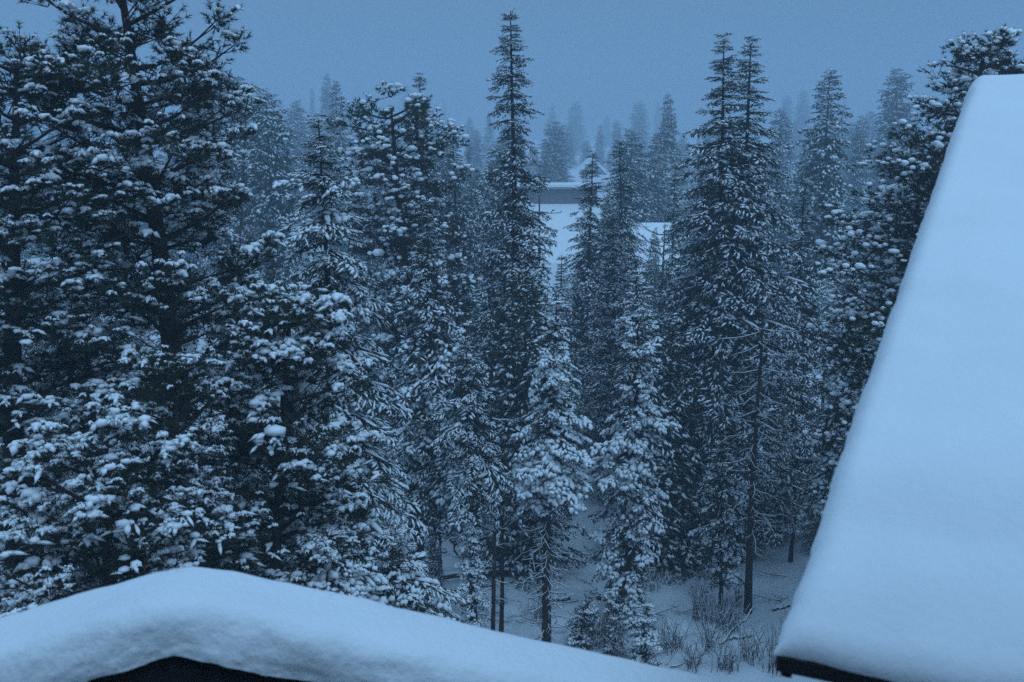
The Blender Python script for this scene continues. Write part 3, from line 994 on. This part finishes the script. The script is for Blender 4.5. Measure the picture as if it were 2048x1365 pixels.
rs_ = random.Random(3)
for o in list(C.objects):
    lb = o.get('label', '')
    if lb.startswith('fir with thick white shelves'):
        dead_branches(o, 0.5, 4.8, 80, [0, 0, 1, 2], rs_)
    elif lb.startswith('right one of the twin') or lb.startswith('left and slightly taller of the twin'):
        dead_branches(o, 2.0, 6.0, 30, [3, 4], rs_)
    elif lb.startswith('short frosted spruce') or lb.startswith('slim spruce') or lb.startswith('narrow fir with chunky'):
        dead_branches(o, 0.6, 3.6, 14, [0, 1], rs_)
    elif lb.startswith('tallest fir'):
        dead_branches(o, 1.0, 5, 20, [1, 2, 3], rs_)


def bare_tree(kind, px, Y, top_py, r0, label, n_branch, sizes, z_from, seed, cat='tree', lean=0.1, snag=False):
    T = at(px, top_py, Y); gz = ground_z(T.x, Y); H = T.z - gz
    (tv, tf), ax = trunk_mesh(H, r0, seed, lean, 8)
    root = empty(kind, (T.x, Y, gz), label, cat)
    link('trunk', mesh_from('bare_trunk', [(tv, tf, 0)], True), [M_BARK], root)
    rs = random.Random(seed)
    dead_branches(root, z_from, H - 0.1, n_branch, sizes, rs)
    return root
bare_tree('dead_tree', 1519, 24.6, 640, 0.085, 'dead tree with snow-lined bare branches in front of the twin-spired firs', 44, [1, 2, 3], 2.0, 401)
bare_tree('dead_tree', 984, 22.8, 820, 0.042, 'thin straight bare trunk beside the clumpy sapling, left one of a close pair', 20, [0, 0, 1], 0.8, 402)
bare_tree('dead_tree', 1002, 23.8, 900, 0.042, 'thin bare trunk beside the clumpy sapling, right one of a close pair', 6, [0], 2.5, 403)
bare_tree('dead_tree', 868, 27.6, 870, 0.17, 'thick dark trunk standing in the snow right of the big broad spruce', 6, [1], 2.5, 404)
bare_tree('dead_tree', 842, 29.5, 880, 0.09, 'slimmer dark trunk just left of the thick dark one', 5, [0], 2.5, 405)
bare_tree('dead_tree', 1586, 28.0, 1020, 0.06, 'short dark stub beside the lower end of the steep snowy roof', 3, [0], 1.0, 406)
bare_tree('dead_tree', 455, 36.0, 180, 0.06, 'bare leaning pole of a dead tree next to the very narrow tiered fir', 10, [0, 1], 5.0, 407, lean=0.5)


def aspen(px, Y, top_py, label, seed):
    T = at(px, top_py, Y); gz = ground_z(T.x, Y); H = T.z - gz
    root = empty('bare_tree', (T.x, Y, gz), label, 'tree')
    (tv, tf), ax = trunk_mesh(H, 0.12, seed, 0.15, 7)
    link('trunk', mesh_from('aspen_trunk', [(tv, tf, 0)], True), [M_BARK], root)
    rs = np.random.RandomState(seed)
    az = 0
    for k in range(26):
        z = H * (0.4 + 0.58 * k / 26); az += 2.4
        Lb = 1.9 * (1 - 0.6 * (z / H - 0.4)) * rs.uniform(.7, 1.2)
        h = np.array([math.cos(az), math.sin(az), 0])
        pts = [ax(z) + h * Lb * s + np.array([0, 0, 0.55 * Lb * s * s - .05 * Lb * s]) for s in np.linspace(0, 1, 5)]
        ps = [tube(pts, np.linspace(0.03, 0.01, 5), 4)]
        for j in range(7):
            i = rs.randint(1, 4); p = pts[i]; q = p + (h * rs.uniform(.2, .9) + np.array([rs.randn() * .5, rs.randn() * .5, rs.uniform(.1, .7)])) * 0.5
            ps.append(tube([p, q], [0.012, 0.007], 3))
        link('branch', mesh_from('aspen_branch', [(*join(ps), 0)], True), [M_TWIG], root)
aspen(1324, 49, 448, 'leafless tree with dark branches in front of the small snowy cabin roof', 411)


def rod(name, A, B, r, label, cat, seed, snow=True, group=None):
    A = Vector(A); B = Vector(B)
    root = empty(name, A, label, cat, group)
    rs = np.random.RandomState(seed)
    n = 8
    pts = [np.array((B - A) * t) + rs.randn(3) * 0.02 * (0 < t < 1) for t in np.linspace(0, 1, n)]
    link('log', mesh_from('log', [(*tube(pts, np.linspace(r, r * .6, n), 7), 0)], True), [M_BARK], root)
    if snow:
        sp = [p + np.array([0, 0, r * 0.75]) for p in pts]
        link('snow_strip', mesh_from('log_snow', [(*tube(sp, np.linspace(r, r * .6, n) * rs.uniform(.5, .95, n), 6), 0)], True), [M_SNOW], root)
    return root


def on_ground(px, py):
    d = ray(px, py); t = CAMZ / -d.z
    for _ in range(6):
        p = Vector((0, 0, CAMZ)) + d * t
        t = (CAMZ - ground_z(p.x, p.y)) / -d.z
    return Vector((0, 0, CAMZ)) + d * t


def log_px(a, b, r, label, seed, up=(0.0, 0.0)):
    A = on_ground(*a) + Vector((0, 0, r * .7 + up[0])); B = on_ground(*b) + Vector((0, 0, r * .7 + up[1]))
    rod('fallen_log', A, B, r, label, 'log', seed)
log_px((1058, 1154), (885, 1168), 0.10, 'long fallen log lying level across the snow behind the bare trunks', 501, (0.1, 0.1))
log_px((975, 1172), (880, 1192), 0.05, 'thin fallen pole just below the long level log', 502)
log_px((1140, 1200), (1105, 1205), 0.06, 'short dark log end right of the dead-twigged trunk', 503)
log_px((1195, 1200), (1240, 1208), 0.06, 'short half-buried log between the saplings and the narrow fir', 504)
log_px((1545, 1222), (1580, 1214), 0.04, 'thin stick in the snow by the lower end of the steep roof', 505)
log_px((1460, 1282), (1505, 1272), 0.03, 'thin stick in the snow left of the twiggy shrubs', 506)
p = on_ground(985, 1115)
rod('leaning_pole', p, at(1062, 1010, 24.5), 0.035, 'thin dead pole leaning up to the right against the dead-twigged trunk', 'dead tree', 511)
p = on_ground(915, 1110)
rod('leaning_pole', p, at(878, 1035, 26.0), 0.03, 'thin dead pole leaning left against the thick dark trunk', 'dead tree', 512)
p = on_ground(1500, 1300)
rod('leaning_pole', on_ground(1440, 1290), at(1508, 1215, 24.0), 0.03, 'thin dead stem leaning right under the dead tree', 'dead tree', 513)


def shrub(px, py, seed, n, h, label, group=None):
    p = on_ground(px, py)
    rs = np.random.RandomState(seed)
    w_ = []; s_ = []
    for k in range(n):
        a = rs.rand() * 6.28; sp = rs.uniform(.1, .5); hh = h * rs.uniform(.5, 1.1)
        b0 = np.array([rs.randn() * .12, rs.randn() * .12, -.05])
        pts = [b0 + np.array([math.cos(a) * sp * hh * s * s, math.sin(a) * sp * hh * s * s, hh * s]) + rs.randn(3) * .01 for s in np.linspace(0, 1, 5)]
        w_.append(tube(pts, np.linspace(.007, .003, 5), 3))
        for _ in range(2):
            i = rs.randint(1, 4); q = pts[i] + np.array([rs.randn() * .15, rs.randn() * .15, rs.uniform(.1, .3)])
            w_.append(tube([pts[i], q], [.005, .003], 3))
            s_.append(tube([pts[i] + [0, 0, .008], q + [0, 0, .006]], [.007, .004], 3))
    root = empty('twiggy_shrub', p, label, 'shrub', group)
    st = link('stems', mesh_from('shrub_stems', [(*join(w_), 0)], True), [M_TWIG], root, 'stuff')
    link('snow_dusting', mesh_from('shrub_snow', [(*join(s_), 0)], True), [M_SNOW], st, 'stuff')
for i, (px, py, n, h, lb) in enumerate([
        (1420, 1300, 26, 0.9, 'twiggy leafless shrub right of the snow-laden sapling'),
        (1455, 1340, 30, 0.8, 'twiggy shrub at the bottom just beyond the end of the gable snow'),
        (1550, 1340, 30, 1.0, 'twiggy shrub directly below the lower tip of the steep roof'),
        (1575, 1290, 24, 0.9, 'twiggy shrub with fine stems left of the steep roof tip'),
        (1385, 1335, 24, 0.7, 'low twiggy shrub left of the others beyond the gable snow'),
        (1500, 1320, 28, 0.8, 'twiggy shrub at the foot of the dead tree'),
        (1340, 1300, 26, 0.8, 'twiggy shrub right beside the snow-laden sapling'),
        (1080, 1240, 24, 0.7, 'twiggy shrub at the foot of the fir with snow shelves'),
        (1200, 1290, 24, 0.7, 'twiggy shrub between the tiny and the bushy sapling'),
        (1400, 1240, 30, 1.0, 'tall twiggy shrub in the shade under the twin-spired firs'),
        (1300, 1130, 26, 1.0, 'twiggy shrub in the snow gap right of the narrow fir')]):
    shrub(px, py, 600 + i, n, h, lb)

for k in range(22):
    shrub(rnd.uniform(880, 1590), rnd.uniform(1070, 1330), 650 + k, 16, rnd.uniform(0.4, 1.0), 'sparse leafless shrub sticking out of the shaded snow under the trees', 'leafless shrubs on the forest floor')

# broken twigs lying on the snow
for k in range(60):
    p = on_ground(rnd.uniform(880, 1580), rnd.uniform(1080, 1340))
    o = link('fallen_branch', DEAD[rnd.randrange(5)], [M_TWIG, M_SNOW])
    o.location = p + Vector((0, 0, .04)); o.rotation_euler = (rnd.uniform(-.2, .2), -.3, rnd.uniform(0, 6.28))
    tag(o, 'broken dead branch lying on the shaded snow under the trees', 'branch', 'broken branches on the forest floor')

# little snow humps and brush on the forest floor
def mound(px, py, r, label, seed):
    p = on_ground(px, py); rs = np.random.RandomState(seed)
    v, f = blob((0, 0, 0.0), r, rs, 0.45, True)
    o = link('snow_mound', mesh_from('snow_mound', [(v, f, 0)], True), [M_GROUNDSNOW])
    o.location = p; tag(o, label, 'snow mound')
for i, (px, py, r, lb) in enumerate([(1345, 1255, .5, 'rounded snow mound right of the snow-laden sapling'), (1390, 1290, .4, 'smaller snow mound in front of the rounded one'),
                                     (1110, 1250, .45, 'low snow mound at the foot of the dead-twigged trunk'), (1020, 1225, .35, 'low snow mound between bare trunks and dead-twigged trunk')]):
    mound(px, py, r, lb, 700 + i)

# ------------------------------------------------------------------ houses in the clearing
def slab(x0, x1, ya, za, yb, zb, th):
    V = []; 
    for x in (x0, x1):
        V += [(x, ya, za), (x, yb, zb), (x, yb, zb + th), (x, ya, za + th)]
    F = np.array([(0, 1, 2), (0, 2, 3), (4, 6, 5), (4, 7, 6), (0, 4, 5), (0, 5, 1), (1, 5, 6), (1, 6, 2), (2, 6, 7), (2, 7, 3), (3, 7, 4), (3, 4, 0)])
    return np.array(V, float), F


def house_a():
    Yb = 108.0; Yf = 96.0
    zt = at(1100, 377, Yb).z; zw = at(1100, 409, Yb).z; zf = at(1100, 560, Yf).z
    x0 = at(1010, 400, Yb).x; x1 = at(1200, 400, Yb).x
    root = empty('house', ((x0 + x1) / 2, Yb, ground_z(0, Yb)), 'long house with snow-edged top roof and big white snow slope behind the pointed fir', 'house')
    ox, oy, oz = root.location
    def P(vf): return (vf[0] - np.array([ox, oy, oz]), vf[1])
    link('upper_wall', mesh_from('w', [(*P(box(x0 + .3, x1 - .3, Yb + 0.02, Yb + 6, zw - 1.5, zt - 0.06)), 0)]), [M_WALL], root)
    link('roof_edge', mesh_from('r', [(*P(box(x0, x1, Yb - 0.5, Yb + 6.4, zt - 0.058, zt + 0.12)), 0)]), [M_METAL], root)
    link('top_snow', mesh_from('s', [(*P(box(x0 - .05, x1 + .05, Yb - 0.58, Yb + 6.5, zt + 0.122, zt + 0.36)), 0)]), [M_SNOW], root)
    link('lower_roof', mesh_from('lr', [(*P(slab(x0, x1, Yf, zf - .35, Yb - 0.03, zw - .35, .18)), 0)]), [M_METAL], root)
    link('lower_roof_snow', mesh_from('ls', [(*P(slab(x0 - .05, x1 + .05, Yf - .15, zf - .19, Yb - 0.04, zw - .165, .2)), 0)]), [M_SNOW], root)
    link('lower_wall', mesh_from('lw', [(*P(box(x0 + .3, x1 - .3, Yf + .6, Yb - .1, -0.3, zf - .4)), 0)]), [M_CABIN], root)
    # weather vane like arm on a thin pole in front of the slope
    q = at(1079, 362, 52.0)
    pole = empty('utility_pole', (q.x, 52.0, ground_z(q.x, 52)), 'thin dark pole with a crooked side arm in front of the big white snow slope', 'pole')
    h = q.z - pole.location.z
    link('post', mesh_from('post', [(*tube([(0, 0, -.3), (0, 0, h * .6), (0, 0, h)], [.09, .06, .022], 8), 0)], True), [M_TWIG], pole)
    za = at(1079, 426, 52).z - pole.location.z
    arm = link('side_arm', mesh_from('arm', [(*tube([(-.35, 0, za + .02), (0.0, -.06, za), (0.6, -.06, za - .02), (1.0, -.06, za + .01), (1.06, -.06, za + .10)], [.018] * 5, 5), 0)], True), [M_TWIG], pole)
    link('fitting', mesh_from('fit', [(*tube([(.55, -.06, za), (.62, -.06, za + .12), (.75, -.06, za + .13)], [.02, .03, .02], 5), 0)], True), [M_TWIG], arm)


def house_b():
    Y = 70.0
    x0 = at(1275, 540, Y).x; x1 = at(1362, 540, Y).x
    ze = at(1300, 541, Y).z; zr = at(1300, 450, Y + 4.5).z
    root = empty('cabin', ((x0 + x1) / 2, Y, ground_z(6, Y)), 'small brown cabin with a snowy roof slope behind the leafless tree', 'house')
    ox, oy, oz = root.location
    def P(vf): return (vf[0] - np.array([ox, oy, oz]), vf[1])
    link('roof', mesh_from('r', [(*P(slab(x0, x1, Y - .4, ze - .22, Y + 4.5, zr - .22, .16)), 0), (*P(slab(x0, x1, Y + 9.4, ze - .22, Y + 4.502, zr - .22, .16)), 0)]), [M_DARKWOOD], root)
    link('roof_snow', mesh_from('s', [(*P(slab(x0 - .05, x1 + .05, Y - .45, ze - .055, Y + 4.5, zr - .055, .2)), 0), (*P(slab(x0 - .05, x1 + .05, Y + 9.45, ze - .055, Y + 4.502, zr - .055, .2)), 0)]), [M_SNOW], root)
    wl = link('wall', mesh_from('w', [(*P(box(x0 + .3, x1 - .3, Y + .1, Y + 8.9, -.2, ze - .25)), 0)]), [M_CABIN], root)
    wx = at(1322, 570, Y).x
    wn = link('window', mesh_from('f', [(*P(box(wx - .1, wx + .45, Y + .04, Y + .098, ze - 1.5, ze - .5)), 0)]), [M_SNOW], root)
    link('pane', mesh_from('p', [(*P(box(wx - .04, wx + .39, Y + .03, Y + .038, ze - 1.44, ze - .56)), 0)]), [M_GLASS], wn)


def house_c():
    Y = 262.0
    a = at(1138, 366, Y); pk = at(1185, 322, Y); b = at(1232, 366, Y)
    root = empty('cabin', (pk.x, Y, ground_z(pk.x, Y)), 'faint white gable roof of a far cabin, hazy above the flat house roof', 'house')
    o = np.array(root.location)
    for sx, e in ((-1, a), (1, b)):
        V = []
        for y in (Y, Y + 12):
            V += [(e.x, y, e.z), (pk.x, y, pk.z), (pk.x, y, pk.z + .9), (e.x, y, e.z + .9)]
        F = np.array([(0, 1, 2), (0, 2, 3), (4, 6, 5), (4, 7, 6), (0, 4, 5), (0, 5, 1), (1, 5, 6), (1, 6, 2), (2, 6, 7), (2, 7, 3), (3, 7, 4), (3, 4, 0)])
        link('roof_slope', mesh_from('rs', [(np.array(V) - o, F, 0)]), [M_SNOW], root)
    pl = prism([(a.x + .5, -3.0), (b.x - .5, -3.0), (b.x - .5, b.z + .05), (pk.x, pk.z - .05), (a.x + .5, a.z + .05)], Y + .4, Y + 11.6, lambda p_, q_, d_: (p_, d_, q_))
    link('wall', mesh_from('wl', [(pl[0] - o, pl[1], 0)]), [M_WALL], root)
house_a(); house_b(); house_c()

# ------------------------------------------------------------------ foggy air
def haze():
    V, F = box(-345, 345, -14, 705, -2.0, 62.0)
    o = link('haze', mesh_from('haze', [(V, F, 0)]), [], kind='stuff')
    m = bpy.data.materials.new('haze_air'); m.use_nodes = True
    t = m.node_tree; t.nodes.clear()
    ou = t.nodes.new('ShaderNodeOutputMaterial'); v = t.nodes.new('ShaderNodeVolumePrincipled')
    v.inputs['Color'].default_value = (0.62, 0.755, 0.87, 1)
    v.inputs['Density'].default_value = HAZE_DENSITY
    v.inputs['Anisotropy'].default_value = 0.0
    t.links.new(v.outputs['Volume'], ou.inputs['Volume'])
    o.data.materials.append(m)
    o['label'] = 'cold blue fog with fine snowfall filling the air among the trees'
haze()
